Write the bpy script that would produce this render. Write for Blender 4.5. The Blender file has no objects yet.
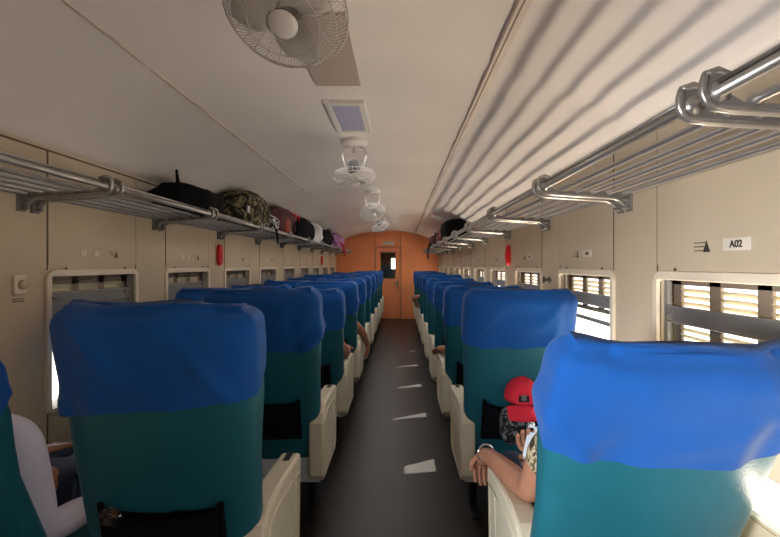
import bpy, bmesh, math, random
from mathutils import Vector, Matrix, noise
random.seed(7)
C = bpy.context.scene.collection
PI = math.pi
XL, XR, XC = -1.65, 1.0, -0.325      # side walls and centre line of the carriage
Y0, Y1 = -2.2, 11.69                 # carriage ends
EYE = 1.40
WP = 1.06                            # window pitch
SP = 1.03                            # seat pitch

# ------------------------------------------------------------------ materials
def new_mat(name):
    m = bpy.data.materials.new(name); m.use_nodes = True
    nt = m.node_tree; b = nt.nodes['Principled BSDF']
    return m, nt, b
def mat(name, col, rough=.5, metal=0, var=.12, scale=6, bump=0, bscale=60, spec=.5, coat=0, trans=0, sheen=0, stretch=None):
    m, nt, b = new_mat(name)
    N = nt.nodes; L = nt.links
    tc = N.new('ShaderNodeTexCoord'); src = tc.outputs['Object']
    if stretch:
        mp = N.new('ShaderNodeMapping'); mp.inputs['Scale'].default_value = stretch
        L.new(src, mp.inputs['Vector']); src = mp.outputs['Vector']
    nz = N.new('ShaderNodeTexNoise'); nz.inputs['Scale'].default_value = scale; nz.inputs['Detail'].default_value = 4
    L.new(src, nz.inputs['Vector'])
    cr = N.new('ShaderNodeValToRGB')
    cr.color_ramp.elements[0].position = .3; cr.color_ramp.elements[1].position = .7
    cr.color_ramp.elements[0].color = [c*(1-var) for c in col]+[1]
    cr.color_ramp.elements[1].color = [min(1, c*(1+var)) for c in col]+[1]
    L.new(nz.outputs['Fac'], cr.inputs['Fac']); L.new(cr.outputs['Color'], b.inputs['Base Color'])
    b.inputs['Roughness'].default_value = rough; b.inputs['Metallic'].default_value = metal
    b.inputs['Specular IOR Level'].default_value = spec
    b.inputs['Coat Weight'].default_value = coat
    b.inputs['Sheen Weight'].default_value = sheen
    if bump:
        n2 = N.new('ShaderNodeTexNoise'); n2.inputs['Scale'].default_value = bscale; n2.inputs['Detail'].default_value = 3
        L.new(src, n2.inputs['Vector'])
        bp = N.new('ShaderNodeBump'); bp.inputs['Strength'].default_value = bump; bp.inputs['Distance'].default_value = .01
        L.new(n2.outputs['Fac'], bp.inputs['Height']); L.new(bp.outputs['Normal'], b.inputs['Normal'])
    if trans:
        out = N['Material Output']; tr = N.new('ShaderNodeBsdfTranslucent'); mx = N.new('ShaderNodeMixShader')
        L.new(cr.outputs['Color'], tr.inputs['Color']); mx.inputs['Fac'].default_value = trans
        L.new(b.outputs[0], mx.inputs[1]); L.new(tr.outputs[0], mx.inputs[2]); L.new(mx.outputs[0], out.inputs['Surface'])
    return m
def blotch(name, cols, scale=14, rough=.8):
    m, nt, b = new_mat(name); N = nt.nodes; L = nt.links
    tc = N.new('ShaderNodeTexCoord'); nz = N.new('ShaderNodeTexNoise'); nz.inputs['Scale'].default_value = scale
    nz.inputs['Detail'].default_value = 2; nz.inputs['Distortion'].default_value = 1.2
    L.new(tc.outputs['Object'], nz.inputs['Vector'])
    cr = N.new('ShaderNodeValToRGB'); cr.color_ramp.interpolation = 'CONSTANT'
    els = cr.color_ramp.elements
    els[0].position = 0; els[0].color = list(cols[0])+[1]
    els[1].position = .45; els[1].color = list(cols[1])+[1]
    for i, c in enumerate(cols[2:]):
        e = els.new(.45+.09*(i+1)); e.color = list(c)+[1]
    L.new(nz.outputs['Fac'], cr.inputs['Fac']); L.new(cr.outputs['Color'], b.inputs['Base Color'])
    b.inputs['Roughness'].default_value = rough; b.inputs['Specular IOR Level'].default_value = .2
    return m
def glassmat(name, col=(1,1,1), alpha_mix=.9):
    m, nt, b = new_mat(name); N = nt.nodes; L = nt.links
    tr = N.new('ShaderNodeBsdfTransparent'); tr.inputs['Color'].default_value = (*col, 1)
    gl = N.new('ShaderNodeBsdfGlossy'); gl.inputs['Roughness'].default_value = .05
    mx = N.new('ShaderNodeMixShader'); mx.inputs['Fac'].default_value = 1-alpha_mix
    L.new(tr.outputs[0], mx.inputs[1]); L.new(gl.outputs[0], mx.inputs[2]); L.new(mx.outputs[0], N['Material Output'].inputs['Surface'])
    return m

M = {}
M['wall'] = mat('cream wall panel', (.52,.42,.30), .42, var=.07, scale=1.6, bump=.03, bscale=8)
M['groove'] = mat('dark panel joint', (.12,.085,.055), .8)
M['ceiling'] = mat('ceiling paint', (.84,.785,.76), .30, var=.05, scale=1.2, bump=.06, bscale=1.8)
M['seam'] = mat('ceiling seam strip', (.66,.57,.51), .45)
M['floor'] = mat('dark vinyl floor', (.020,.0185,.018), .42, var=.25, scale=3, bump=.05, bscale=30, spec=.4)
M['orange'] = mat('orange end wall', (.92,.31,.12), .45, var=.08, scale=1.5)
M['orange_dark'] = mat('orange door trim', (.66,.22,.09), .45)
M['teal'] = mat('teal vinyl', (.011,.110,.150), .40, var=.10, scale=5, bump=.08, bscale=120, spec=.45)
M['blue'] = mat('blue cotton cover', (.002,.070,.300), .82, var=.10, scale=4, bump=.10, bscale=240, sheen=.15, spec=.2)
M['armcream'] = mat('cream moulded plastic', (.70,.64,.50), .4, var=.05, scale=4)
M['armdark'] = mat('black plastic', (.012,.012,.013), .5)
M['base'] = mat('pale seat base', (.55,.58,.60), .45)
M['black'] = mat('black fabric', (.004,.004,.005), .9, var=.3, scale=30, bump=.3, bscale=80, spec=.12)
M['net'] = mat('black elastic net', (.004,.005,.008), .8, var=.5, scale=90, bump=.6, bscale=160, spec=.15)
M['steel'] = mat('painted rack steel', (.40,.375,.355), .30, metal=.75, var=.08, scale=10)
M['steel_dark'] = mat('rack casting', (.26,.245,.235), .38, metal=.6, var=.1, scale=14)
M['alu'] = mat('window aluminium', (.27,.26,.25), .4, metal=.4)
M['frame'] = mat('window frame cream', (.70,.60,.47), .4, var=.05)
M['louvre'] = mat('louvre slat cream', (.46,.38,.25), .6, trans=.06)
M['louvredim'] = mat('shaded louvre slat', (.30,.26,.19), .6)  # darker copy of the slat cream, left-side shade put into the colour
M['louvreframe'] = mat('louvre frame brown grey', (.20,.155,.115), .6)
M['red'] = mat('red plastic', (.60,.010,.020), .35)
M['white'] = mat('white enamel', (.72,.70,.68), .3, var=.04)
M['fanwire'] = mat('fan guard wire', (.55,.52,.49), .35, metal=.2, var=.04)
M['blade'] = mat('pale fan blade', (.66,.64,.62), .3, trans=.3)
M['motor'] = mat('dark fan motor', (.05,.048,.045), .45)
M['lav'] = mat('lavender light diffuser', (.42,.41,.62), .3, var=.03)
M['tan'] = mat('tan ceiling hatch', (.44,.37,.33), .5, var=.03)
M['camo'] = blotch('camouflage cloth', [(.006,.006,.005),(.05,.04,.02),(.22,.18,.10),(.010,.010,.008),(.34,.31,.22)], 11)
M['maroon'] = mat('dark red nylon', (.055,.005,.009), .75, var=.3, scale=12)
M['rust'] = mat('rust nylon', (.22,.035,.02), .75)
M['magenta'] = blotch('pink purple cloth', [(.35,.02,.10),(.30,.16,.36),(.42,.30,.50),(.12,.02,.08)], 14)
M['redcloth'] = mat('red cotton', (.62,.012,.035), .8, var=.1)
M['whitecloth'] = mat('white cloth', (.62,.60,.62), .85, var=.08, bump=.1)
M['shirtwhite'] = mat('lavender white shirt', (.62,.58,.70), .85, var=.05, bump=.8, bscale=11)
M['shirtpat'] = blotch('patterned shirt', [(.05,.04,.03),(.45,.38,.24),(.12,.10,.06),(.55,.50,.36)], 30)
M['pink'] = mat('pink shirt', (.70,.28,.34), .8)
M['navygrey'] = blotch('navy check shirt', [(.03,.04,.10),(.20,.20,.26),(.05,.06,.12),(.30,.29,.33)], 40)
M['darkshirt'] = mat('dark shirt', (.03,.03,.05), .8)
M['jeans'] = mat('dark blue trousers', (.03,.045,.09), .85, bump=.2)
M['skin'] = mat('brown skin', (.36,.155,.085), .5, var=.12, scale=18)
M['skinl'] = mat('light brown skin', (.40,.185,.115), .5, var=.12, scale=18)
M['hair'] = mat('dark hair', (.015,.012,.010), .7, bump=.5, bscale=60)
M['chrome'] = mat('silver metal', (.7,.7,.7), .2, metal=1)
M['eye'] = mat('eye white', (.75,.72,.68), .3)
M['phone'] = mat('pale phone back', (.66,.74,.84), .3)
M['ground'] = mat('sunlit pale ground', (.55,.50,.44), .9, var=.15, scale=1.5)
M['platform'] = mat('pale concrete platform', (.72,.69,.63), .85, var=.06, scale=2)
M['stripe'] = mat('orange painted stripe', (.10,.028,.009), .8)
M['green'] = mat('green vestibule paint', (.25,.42,.30), .5)
M['clear'] = glassmat('clear plastic', (.85,.87,.9), .9)
M['glass'] = glassmat('window glass', (.92,.95,.93), .93)
M['ink'] = mat('black lettering', (.03,.025,.02), .6)
M['plate'] = mat('pale number plate', (.66,.58,.49), .4)

# ------------------------------------------------------------------ mesh helpers
def bm_new(): return bmesh.new()
def obj(name, bm, m, parent=None, smooth=False, loc=None, bevel=0, ms=None):
    me = bpy.data.meshes.new(name)
    bmesh.ops.recalc_face_normals(bm, faces=bm.faces)
    bm.to_mesh(me); bm.free()
    for k in (ms or [m]): me.materials.append(k)
    o = bpy.data.objects.new(name, me); C.objects.link(o)
    if parent is not None: o.parent = parent
    if loc is not None: o.location = loc
    if smooth:
        for p in me.polygons: p.use_smooth = True
    if bevel:
        b = o.modifiers.new('bev', 'BEVEL'); b.width = bevel; b.segments = 2; b.limit_method = 'ANGLE'; b.angle_limit = .7
    return o
def tag(o, label=None, cat=None, group=None, kind=None):
    if label: o['label'] = label
    if cat: o['category'] = cat
    if group: o['group'] = group
    if kind: o['kind'] = kind
    return o
def empty(name, loc, label=None, cat=None, group=None, kind=None):
    o = bpy.data.objects.new(name, None); o.empty_display_size = .1; C.objects.link(o); o.location = loc
    return tag(o, label, cat, group, kind)
def dup(root, loc):
    r = root.copy(); C.objects.link(r); r.location = loc
    for ch in list(root.children):
        c = ch.copy(); C.objects.link(c); c.parent = r
        for g in list(ch.children):
            d = g.copy(); C.objects.link(d); d.parent = c
    return r
def box(bm, x0, x1, y0, y1, z0, z1, mi=0, mx=None):
    vs = [bm.verts.new((x, y, z)) for x in (x0, x1) for y in (y0, y1) for z in (z0, z1)]
    if mx: 
        for v in vs: v.co = mx @ v.co
    for f in ((0,1,3,2),(4,6,7,5),(0,4,5,1),(2,3,7,6),(0,2,6,4),(1,5,7,3)):
        fc = bm.faces.new([vs[i] for i in f]); fc.material_index = mi
    return vs
def prism(bm, pts, axis, a0, a1, mi=0):
    """extrude a 2-D polygon; axis 'x': pts are (y,z); 'y': pts are (x,z); 'z': (x,y)"""
    def P(p, a):
        return {'x': (a, p[0], p[1]), 'y': (p[0], a, p[1]), 'z': (p[0], p[1], a)}[axis]
    A = [bm.verts.new(P(p, a0)) for p in pts]; B = [bm.verts.new(P(p, a1)) for p in pts]
    n = len(pts)
    bm.faces.new(A[::-1]).material_index = mi; bm.faces.new(B).material_index = mi
    for i in range(n):
        bm.faces.new((A[i], A[(i+1) % n], B[(i+1) % n], B[i])).material_index = mi
def tube(bm, pts, r, n=8, closed=False, mi=0):
    pts = [Vector(p) for p in pts]; rings = []
    m = len(pts); up = None
    for i, p in enumerate(pts):
        if closed: t = (pts[(i+1) % m]-pts[i-1]).normalized()
        else: t = (pts[min(i+1, m-1)]-pts[max(i-1, 0)]).normalized()
        if up is None:
            up = Vector((0,0,1)) if abs(t.z) < .9 else Vector((1,0,0))
        s = t.cross(up)
        if s.length < 1e-4: s = t.cross(Vector((0,1,0)))
        s.normalize(); u = s.cross(t).normalized(); up = u
        rr = r[i] if isinstance(r, (list, tuple)) else r
        rings.append([bm.verts.new(p + s*math.cos(a)*rr + u*math.sin(a)*rr) for a in [2*PI*k/n for k in range(n)]])
    for i in range(m if closed else m-1):
        A, B = rings[i], rings[(i+1) % m]
        for k in range(n):
            bm.faces.new((A[k], A[(k+1) % n], B[(k+1) % n], B[k])).material_index = mi
    if not closed:
        bm.faces.new(rings[0][::-1]).material_index = mi; bm.faces.new(rings[-1]).material_index = mi
def lathe(bm, prof, n=24, mx=None, mi=0):
    """prof: (radius, height) about local z"""
    rings = []
    for r, h in prof:
        if r < 1e-5: rings.append([bm.verts.new((0, 0, h))])
        else: rings.append([bm.verts.new((r*math.cos(2*PI*k/n), r*math.sin(2*PI*k/n), h)) for k in range(n)])
    if mx:
        for R in rings:
            for v in R: v.co = mx @ v.co
    for A, B in zip(rings, rings[1:]):
        for k in range(n):
            k2 = (k+1) % n
            if len(A) == 1 and len(B) == 1: continue
            if len(A) == 1: f = (A[0], B[k2], B[k])
            elif len(B) == 1: f = (A[k], A[k2], B[0])
            else: f = (A[k], A[k2], B[k2], B[k])
            bm.faces.new(f).material_index = mi
def blob(bm, c, s, n=4.0, seg=28, rings=16, wob=0, seed=0, mx=None, flat=0):
    """superellipsoid with optional wobble"""
    def se(v, e): return math.copysign(abs(v)**e, v)
    e = 2/n; R = []
    for i in range(rings+1):
        ph = -PI/2+PI*i/rings; row = []
        for k in range(seg):
            th = 2*PI*k/seg
            p = Vector((se(math.cos(ph), e)*se(math.cos(th), e), se(math.cos(ph), e)*se(math.sin(th), e), se(math.sin(ph), e)))
            if wob:
                w = noise.noise(p*1.7+Vector((seed*3.1, seed, 0)))*wob
                w += noise.noise(p*4.5+Vector((seed, 0, seed*1.7)))*wob*.35
                p *= (1+w)
            if flat and p.z < -flat: p.z = -flat
            row.append((p.x*s[0], p.y*s[1], p.z*s[2]))
            if i in (0, rings): break
        R.append([bm.verts.new(Vector(c)+Vector(q)) if not mx else bm.verts.new(mx @ Vector(q)) for q in row])
    for A, B in zip(R, R[1:]):
        for k in range(seg):
            k2 = (k+1) % seg
            if len(A) == 1: bm.faces.new((A[0], B[k2], B[k]))
            elif len(B) == 1: bm.faces.new((A[k], A[k2], B[0]))
            else: bm.faces.new((A[k], A[k2], B[k2], B[k]))
def struct(name, bm, m, **kw):
    o = obj(name, bm, m, **kw); o['kind'] = 'structure'; return o
def align(d, at=(0,0,0)):
    return Matrix.Translation(at) @ Vector(d).to_track_quat('Z', 'Y').to_matrix().to_4x4()

# ------------------------------------------------------------------ shell
bm = bm_new(); box(bm, XL-.1, XR+.1, Y0-.1, Y1+1.6, -.08, 0); struct('floor', bm, M['floor'])

WZ0, WZ1, WW = .73, 1.345, .67
wins = [2.12+WP*k for k in range(-4, 9)]
wins = [w for w in wins if w > Y0+.1]
SPR = 1.945
def ceil_z(x): 
    t = min(1, abs(x-XC)/1.325); return 2.285-.34*t**2.6
def build_wall(side):
    s = 1 if side == 'right' else -1
    X = XR if s > 0 else XL
    bm = bm_new()
    def bx(d0, d1, y0, y1, z0, z1, mi=0):     # d = distance outwards from the inner face
        a, b = X+s*d0, X+s*d1
        box(bm, min(a, b), max(a, b), y0, y1, z0, z1, mi)
    T = .075
    bx(0, T, Y0, Y1, 0, WZ0); bx(0, T, Y0, Y1, WZ1, SPR+.03)
    edges = [Y0]+[e for w in wins for e in (w, w+WW)]+[Y1]
    for i in range(0, len(edges), 2): bx(0, T, edges[i], edges[i+1], WZ0, WZ1)
    # raised plates over every window and dark joints round them
    for w in wins:
        bx(-.004, 0, w-.012, w+WW+.012, WZ1+.055, SPR-.01)
        for e in (w-.019, w+WW+.013): bx(-.0025, .002, e, e+.006, WZ1+.03, SPR-.005, 1)
        bx(-.004, 0, w-.012, w+WW+.012, .10, WZ0-.05)
        for e in (w-.019, w+WW+.013): bx(-.0025, .002, e, e+.006, .1, WZ0-.03, 1)
        # screws
        for q in (w+.1, w+WW-.1):
            lathe(bm, [(0,.004),(.006,.003),(.007,0)], 8, Matrix.Translation((X-s*.004, q, WZ1+.038)) @ Matrix.Rotation(-s*PI/2, 4, 'Y'), 1)
    bx(-.012, 0, Y0, Y1, SPR-.006, SPR+.012, 0); bx(-.008, .002, Y0, Y1, SPR-.013, SPR-.006, 1)
    bx(-.02, 0, Y0, Y1, .0, .09, 1)
    struct('wall_'+side, bm, M['wall'], ms=[M['wall'], M['groove']])
build_wall('left'); build_wall('right')

bm = bm_new()    # ceiling vault, sheets slightly bellied between the cross ribs
xs = [XL-.08]+[XL+2.65*i/40 for i in range(41)]+[XR+.08]
ys = [Y0+(Y1-Y0)*j/220 for j in range(221)]
G = []
for y in ys:
    row = []
    ph = ((y-.25) % WP)/WP
    for x in xs:
        z = ceil_z(x) if XL <= x <= XR else SPR
        rib = -.012*math.exp(-((ph-.5)/.05)**2) + (.003+.005*min(1, max(0, (y-2.5)/2)))*math.sin(ph*2*PI-PI/2) if XL < x < XR else 0
        z += rib + .006*noise.noise(Vector((x*1.3, y*.9, 0)))
        row.append(bm.verts.new((x, y, z)))
    G.append(row)
for A, B in zip(G, G[1:]):
    for i in range(len(xs)-1): bm.faces.new((A[i], B[i], B[i+1], A[i+1]))
ce = struct('ceiling', bm, M['ceiling'], smooth=True)
so = ce.modifiers.new('sol', 'SOLIDIFY'); so.thickness = .04 ; so.offset = 1
bm = bm_new()
for xx in (.385, XC-(.385-XC)):
    for d0, d1, h in (((-.02, .02, .012),(-.006,.006,.018)) if xx > 0 else ((-.006, .006, .008),)):
        box(bm, xx+d0, xx+d1, Y0, Y1, ceil_z(xx)-h, ceil_z(xx)+.02)
struct('trim_1', bm, M['seam'])

# end walls with the doorway
def arch_top(x): return ceil_z(x)+.03
def end_wall(name, y0, y1, m, door=None):
    bm = bm_new()
    def seg(xa, xb, zb):
        n = max(2, int((xb-xa)/.08)); 
        pts = [(xa, zb), (xb, zb)]+[(xb+(xa-xb)*i/n, arch_top(xb+(xa-xb)*i/n)) for i in range(n+1)]
        prism(bm, pts, 'y', y0, y1)
    if door:
        seg(XL-.05, door[0], 0); seg(door[1], XR+.05, 0); seg(door[0], door[1], door[2])
    else: seg(XL-.05, XR+.05, 0)
    return struct(name, bm, m)
DX0, DX1, DZ = -.62, 0.0, 1.84
end_wall('wall_back', Y1, Y1+.06, M['orange'], (DX0, DX1, DZ))
end_wall('wall_front', Y0-.06, Y0, M['orange'])
# vertical cover strips and door casing
bm = bm_new()
for x0, x1 in ((DX0-.045, DX0), (DX1, DX1+.045)): box(bm, x0, x1, Y1-.018, Y1+.01, 0, DZ+.045)
box(bm, DX0, DX1, Y1-.018, Y1+.01, DZ, DZ+.045)
for x in (DX0-.03, DX1+.02): box(bm, x-.012, x+.012, Y1-.008, Y1, DZ+.045, ceil_z(x))
struct('trim_2', bm, M['orange_dark'], bevel=.004)
dr = empty('door_1', (0,0,0), kind='structure')
bm = bm_new(); wx0, wx1, wz0, wz1 = -.50, -.12, 1.05, 1.73
for a in ((DX0+.005, wx0, .01, DZ-.005), (wx1, DX1-.005, .01, DZ-.005), (wx0, wx1, .01, wz0), (wx0, wx1, wz1, DZ-.005)):
    box(bm, a[0], a[1], Y1+.008, Y1+.045, a[2], a[3])
obj('door_panel', bm, M['orange'], dr)
bm = bm_new()
for a in ((wx0-.025, wx0, wz0-.025, wz1+.025), (wx1, wx1+.025, wz0-.025, wz1+.025), (wx0, wx1, wz0-.025, wz0), (wx0, wx1, wz1, wz1+.025)):
    box(bm, a[0], a[1], Y1-.002, Y1+.008, a[2], a[3])
obj('window_surround', bm, M['orange_dark'], dr, bevel=.003)
bm = bm_new(); box(bm, wx0, wx1, Y1+.02, Y1+.026, wz0, wz1); obj('window_pane', bm, M['glass'], dr)
bm = bm_new(); box(bm, -.085, -.045, Y1-.004, Y1+.008, .78, 1.0)
tube(bm, [(-.065, Y1, .93), (-.065, Y1-.05, .93), (-.165, Y1-.05, .925)], .012, 8)
obj('door_handle', bm, M['steel_dark'], dr)
# vestibule beyond the door
bm = bm_new()
yv = Y1+1.5
box(bm, -.95, -.26, yv, yv+.05, 0, 2.3); box(bm, -.13, .45, yv, yv+.05, 0, 2.3)
box(bm, -.26, -.13, yv, yv+.05, 0, 1.28); box(bm, -.26, -.13, yv, yv+.05, 1.60, 2.3)
box(bm, -1.0, -.95, Y1+.06, yv+.05, 0, 2.3); box(bm, .45, .5, Y1+.06, yv+.05, 0, 2.3)
box(bm, -1.0, .5, Y1+.06, yv+.05, 2.3, 2.35)
struct('wall_vestibule', bm, M['green'])

pl = empty('notice_plate', (-.30, Y1-.003, 1.965), 'small pale plate on the orange wall above the end door', 'sign')
bm = bm_new(); box(bm, -.14, .14, -.006, 0, -.045, .045); obj('plate', bm, M['plate'], pl, bevel=.003)

# ------------------------------------------------------------------ windows
def rounded_frame(bm, y0, y1, z0, z1, w, xa, xb, r=.03):
    """rectangular ring in the YZ plane between xa and xb"""
    def ring(y0, y1, z0, z1, r, n=5):
        pts = []
        for cy, cz, a0 in ((y1-r, z1-r, 0), (y0+r, z1-r, PI/2), (y0+r, z0+r, PI), (y1-r, z0+r, 1.5*PI)):
            for i in range(n+1):
                a = a0+PI/2*i/n; pts.append((cy+r*math.cos(a), cz+r*math.sin(a)))
        return pts
    O = ring(y0-w, y1+w, z0-w, z1+w, r+w*.7); I = ring(y0, y1, z0, z1, .008)
    V = [[bm.verts.new((x, p[0], p[1])) for p in R] for R, x in ((O, xa), (I, xa), (I, xb), (O, xb))]
    n = len(O)
    for a, b in ((0,1),(1,2),(2,3),(3,0)):
        for i in range(n):
            j = (i+1) % n; bm.faces.new((V[a][i], V[a][j], V[b][j], V[b][i]))
wn = 0
def make_window(side, w, k):
    global wn
    wn += 1
    s = 1 if side == 'right' else -1
    X = XR if s > 0 else XL
    t = empty('window_%d' % wn, (X, w, WZ0), kind='structure')
    H = WZ1-WZ0; rnd = random.Random(wn*13)
    near = (side == 'right' and k == 0)
    bm = bm_new(); rounded_frame(bm, .0, WW, 0, H, .032, -s*.014, s*.008, .03)
    box(bm, *sorted((-s*.03, s*.075)), -.02, WW+.02, -.022, -.002)
    obj('window_frame', bm, M['frame'], t, bevel=.004)
    # outer louvred shutter, let down to different heights
    low = {('right', 0): .30, ('right', 2): .30}.get((side, k), rnd.choice((.40, .38, .42, .36)))
    if side == 'right' and k < 0: low = .45
    if side == 'left': low = {1: .40, 2: .36, 3: .30}.get(k, .12)
    xo0, xo1 = sorted((s*.048, s*.060))
    bm = bm_new()
    cols = [(.055, .205), (.26, .41), (.465, .615)]
    ed = [0]+[c for cc in cols for c in cc]+[WW]
    for i in range(0, len(ed), 2): box(bm, xo0, xo1, ed[i], ed[i+1], low, H)
    box(bm, xo0-.002, xo1+.002, 0, WW, low, low+.022); box(bm, xo0, xo1, 0, WW, H-.02, H)
    if side == 'left': box(bm, xo0, xo1, 0, WW, H-.045, H-.02)
    mid = low+(H-low)*.5
    sh = obj('louvre_shutter', bm, M['louvreframe'], t, bevel=.002)
    bm = bm_new()
    for c0, c1 in cols:
        z = low+.035
        while z < H-.02:
            mx = Matrix.Translation((s*.054, 0, z)) @ Matrix.Rotation(s*math.radians(38 if s > 0 else 62), 4, 'Y')
            box(bm, -.0135, .0135, c0, c1, -.0012, .0012, 0, mx)
            z += .024
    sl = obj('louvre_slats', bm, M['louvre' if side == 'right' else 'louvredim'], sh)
    # sash: stile, upper rail, lower rail with clouded pane
    bm = bm_new()
    xa, xb = sorted((s*.014, s*.034))
    ra, tilt = H-(.115 if side == 'right' else .10), rnd.uniform(-.006, .012)
    def rail(z0, z1, ti):
        mx = Matrix.Translation((0, WW/2, 0)) @ Matrix.Rotation(ti, 4, 'X') @ Matrix.Translation((0, -WW/2, 0))
        box(bm, xa, xb, .012, WW-.012, z0, z1, 0, mx)
    rail(ra-.036, ra+.020, tilt); rail(ra-.044, ra-.036, tilt)
    box(bm, xa, xb, 0, .022, 0, H); box(bm, xa, xb, WW-.022, WW, 0, H)
    if not near:
        rail(H-.245, H-.225, tilt*1.5)
    obj('sash', bm, M['alu'], t, bevel=.003)
    bm = bm_new(); xm = s*.026
    if near: box(bm, xm-.002, xm+.002, .02, WW-.02, .28, ra-.02)
    else: box(bm, xm-.002, xm+.002, .02, WW-.02, H-.23, ra-.02)
    obj('pane', bm, M['glass'] if near or rnd.random() < .2 else M['alu'], t)
    bm = bm_new()
    box(bm, *sorted((s*.004, s*.014)), .03, .075, ra-.012, ra+.004); box(bm, *sorted((s*.004, s*.014)), WW-.075, WW-.03, ra-.012, ra+.004)
    obj('latch', bm, M['steel_dark'], t, bevel=.002)
for side in ('left', 'right'):
    for i, w in enumerate(wins):
        make_window(side, w, i-(2 if True else 0) if False else round((w-1.06)/WP))

# number plates and pictograms over the windows
def text_mesh(txt, size, m, parent, loc, rot):
    cu = bpy.data.curves.new('lettering', 'FONT'); cu.body = txt; cu.size = size; cu.extrude = .0006; cu.align_x = 'CENTER'; cu.align_y = 'CENTER'
    cu.offset = .0008
    o = bpy.data.objects.new('tmp', cu); C.objects.link(o)
    bpy.context.view_layer.update()
    me = bpy.data.meshes.new_from_object(o.evaluated_get(bpy.context.evaluated_depsgraph_get()))
    bpy.data.objects.remove(o)
    me.materials.append(m) if not me.materials else None
    t = bpy.data.objects.new('lettering', me); C.objects.link(t); t.parent = parent; t.location = loc; t.rotation_euler = rot
    return t
ordn = ['first', 'second', 'third', 'fourth', 'fifth', 'sixth', 'seventh', 'eighth', 'ninth', 'tenth', 'eleventh', 'twelfth']
def place_plates(side):
    s = 1 if side == 'right' else -1
    X = (XR if s > 0 else XL)-s*.004
    for w in wins:
        k = round((w-1.06)/WP)
        if k < (0 if s > 0 else 1) or k > 7: continue
        num = ordn[k-(0 if s > 0 else 1)]
        yy = [w+.27] if s > 0 else [w+.24, w+.35]
        if s > 0:
            p = empty('number_plate', (X, w+.27, 1.462), 'pale seat number plate above the %s window on the right%s' % (num, ', reading A02' if k == 0 else ''), 'sign', 'seat number plates over the right windows')
            bm = bm_new(); box(bm, *sorted((0, -s*.003)), -.055, .055, -.019, .019); obj('plate', bm, M['plate'], p, bevel=.001)
            if k == 0: text_mesh('A02', .030, M['ink'], p, (-s*.0036, 0, 0), (PI/2, 0, -PI/2))
            else:
                bm = bm_new(); box(bm, *sorted((-s*.003, -s*.0045)), -.02, .02, -.009, .009); obj('dark_mark', bm, M['groove'], p)
            q = empty('seat_pictogram', (X, w+.42, 1.462), 'small seat pictogram beside the plate over the %s window on the right' % num, 'sign', 'seat pictograms over the right windows')
            bm = bm_new()
            box(bm, -.0015, 0, -.012, .042, .010, .013); box(bm, -.0015, 0, -.006, .042, -.003, 0); box(bm, -.0015, 0, .0, .042, -.016, -.013)
            prism(bm, [(-.018, .018), (-.002, -.02), (-.036, -.02)], 'x', -.0015, 0)
            obj('picture', bm, M['ink'] if k == 0 else M['groove'], q)
        else:
            for j, (dy, nm) in enumerate(((.22, 'nearer'), (.32, 'farther'))):
                p = empty('number_plate', (X, w+dy, 1.462), '%s small square seat plate above the %s window on the left' % (nm, num), 'sign', 'small seat plates over the left windows')
                bm = bm_new(); box(bm, 0, .003, -.022, .022, -.016, .016); obj('plate', bm, M['plate'], p, bevel=.001)
                bm = bm_new(); box(bm, .003, .0042, -.013, .013, -.010, .010); obj('dark_mark', bm, M['seam'], p)
            q = empty('seat_pictogram', (X, w+.47, 1.462), 'small seat pictogram above the %s window on the left' % num, 'sign', 'seat pictograms over the left windows')
            bm = bm_new(); box(bm, 0, .0015, -.045, .0, .009, .013); box(bm, 0, .0015, -.04, .0, -.006, -.002)
            prism(bm, [(.02, .018), (.036, -.02), (.002, -.02)], 'x', 0, .0015)
            obj('picture', bm, M['groove'], q)
place_plates('left'); place_plates('right')

# light switch, knob, red alarm covers on the piers
sw = empty('wall_switch', (XL, 1.945, 1.315), 'cream switch plate with a round dial on the left wall', 'switch')
bm = bm_new(); box(bm, 0, .012, -.032, .032, -.042, .042); obj('plate', bm, M['frame'], sw, bevel=.004)
bm = bm_new(); lathe(bm, [(.021,0),(.021,.010),(.016,.016),(0,.016)], 20, Matrix.Translation((.012, .004, 0)) @ Matrix.Rotation(PI/2, 4, 'Y')); obj('dial', bm, M['wall'], sw, smooth=True)
bm = bm_new(); box(bm, 0, .003, -.03, .03, -.075, -.071); box(bm, 0, .003, -.03, .03, -.064, -.061); obj('engraved_line', bm, M['groove'], sw)
kn = empty('coat_hook', (XR, 3.0, 1.30), 'small dark coat hook on the right wall pier', 'hook')
bm = bm_new(); lathe(bm, [(.024,0),(.024,.008),(.010,.012),(.010,.03),(.022,.036),(.022,.046),(0,.05)], 16, Matrix.Rotation(-PI/2, 4, 'Y')); obj('knob', bm, M['motor'], kn, smooth=True)
bm = bm_new(); box(bm, -.004, 0, -.022, .022, -.05, .055); obj('back_plate', bm, M['wall'], kn, bevel=.004)
for (x, y, lab) in ((XL, 4.06, 'red oblong alarm cover on the left wall, nearer one'), (XR, 4.07, 'red oblong alarm cover on the right wall'), (XL, 9.36, 'red oblong alarm cover far down the left wall')):
    s = 1 if x > 0 else -1
    a = empty('alarm_cover', (x, y, 1.49), lab, 'alarm', 'red alarm covers on the wall piers')
    bm = bm_new(); blob(bm, (-s*.022, 0, 0), (.024, .036, .095), 3.2, 20, 14); obj('cover', bm, M['red'], a, smooth=True)
    bm = bm_new(); box(bm, *sorted((0, -s*.006)), -.045, .045, -.10, .10); obj('back_plate', bm, M['wall'], a, bevel=.004)
    bm = bm_new(); box(bm, *sorted((-s*.042, -s*.05)), -.008, .008, -.03, .03); obj('pull_tab', bm, M['red'], a, bevel=.002)

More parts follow.
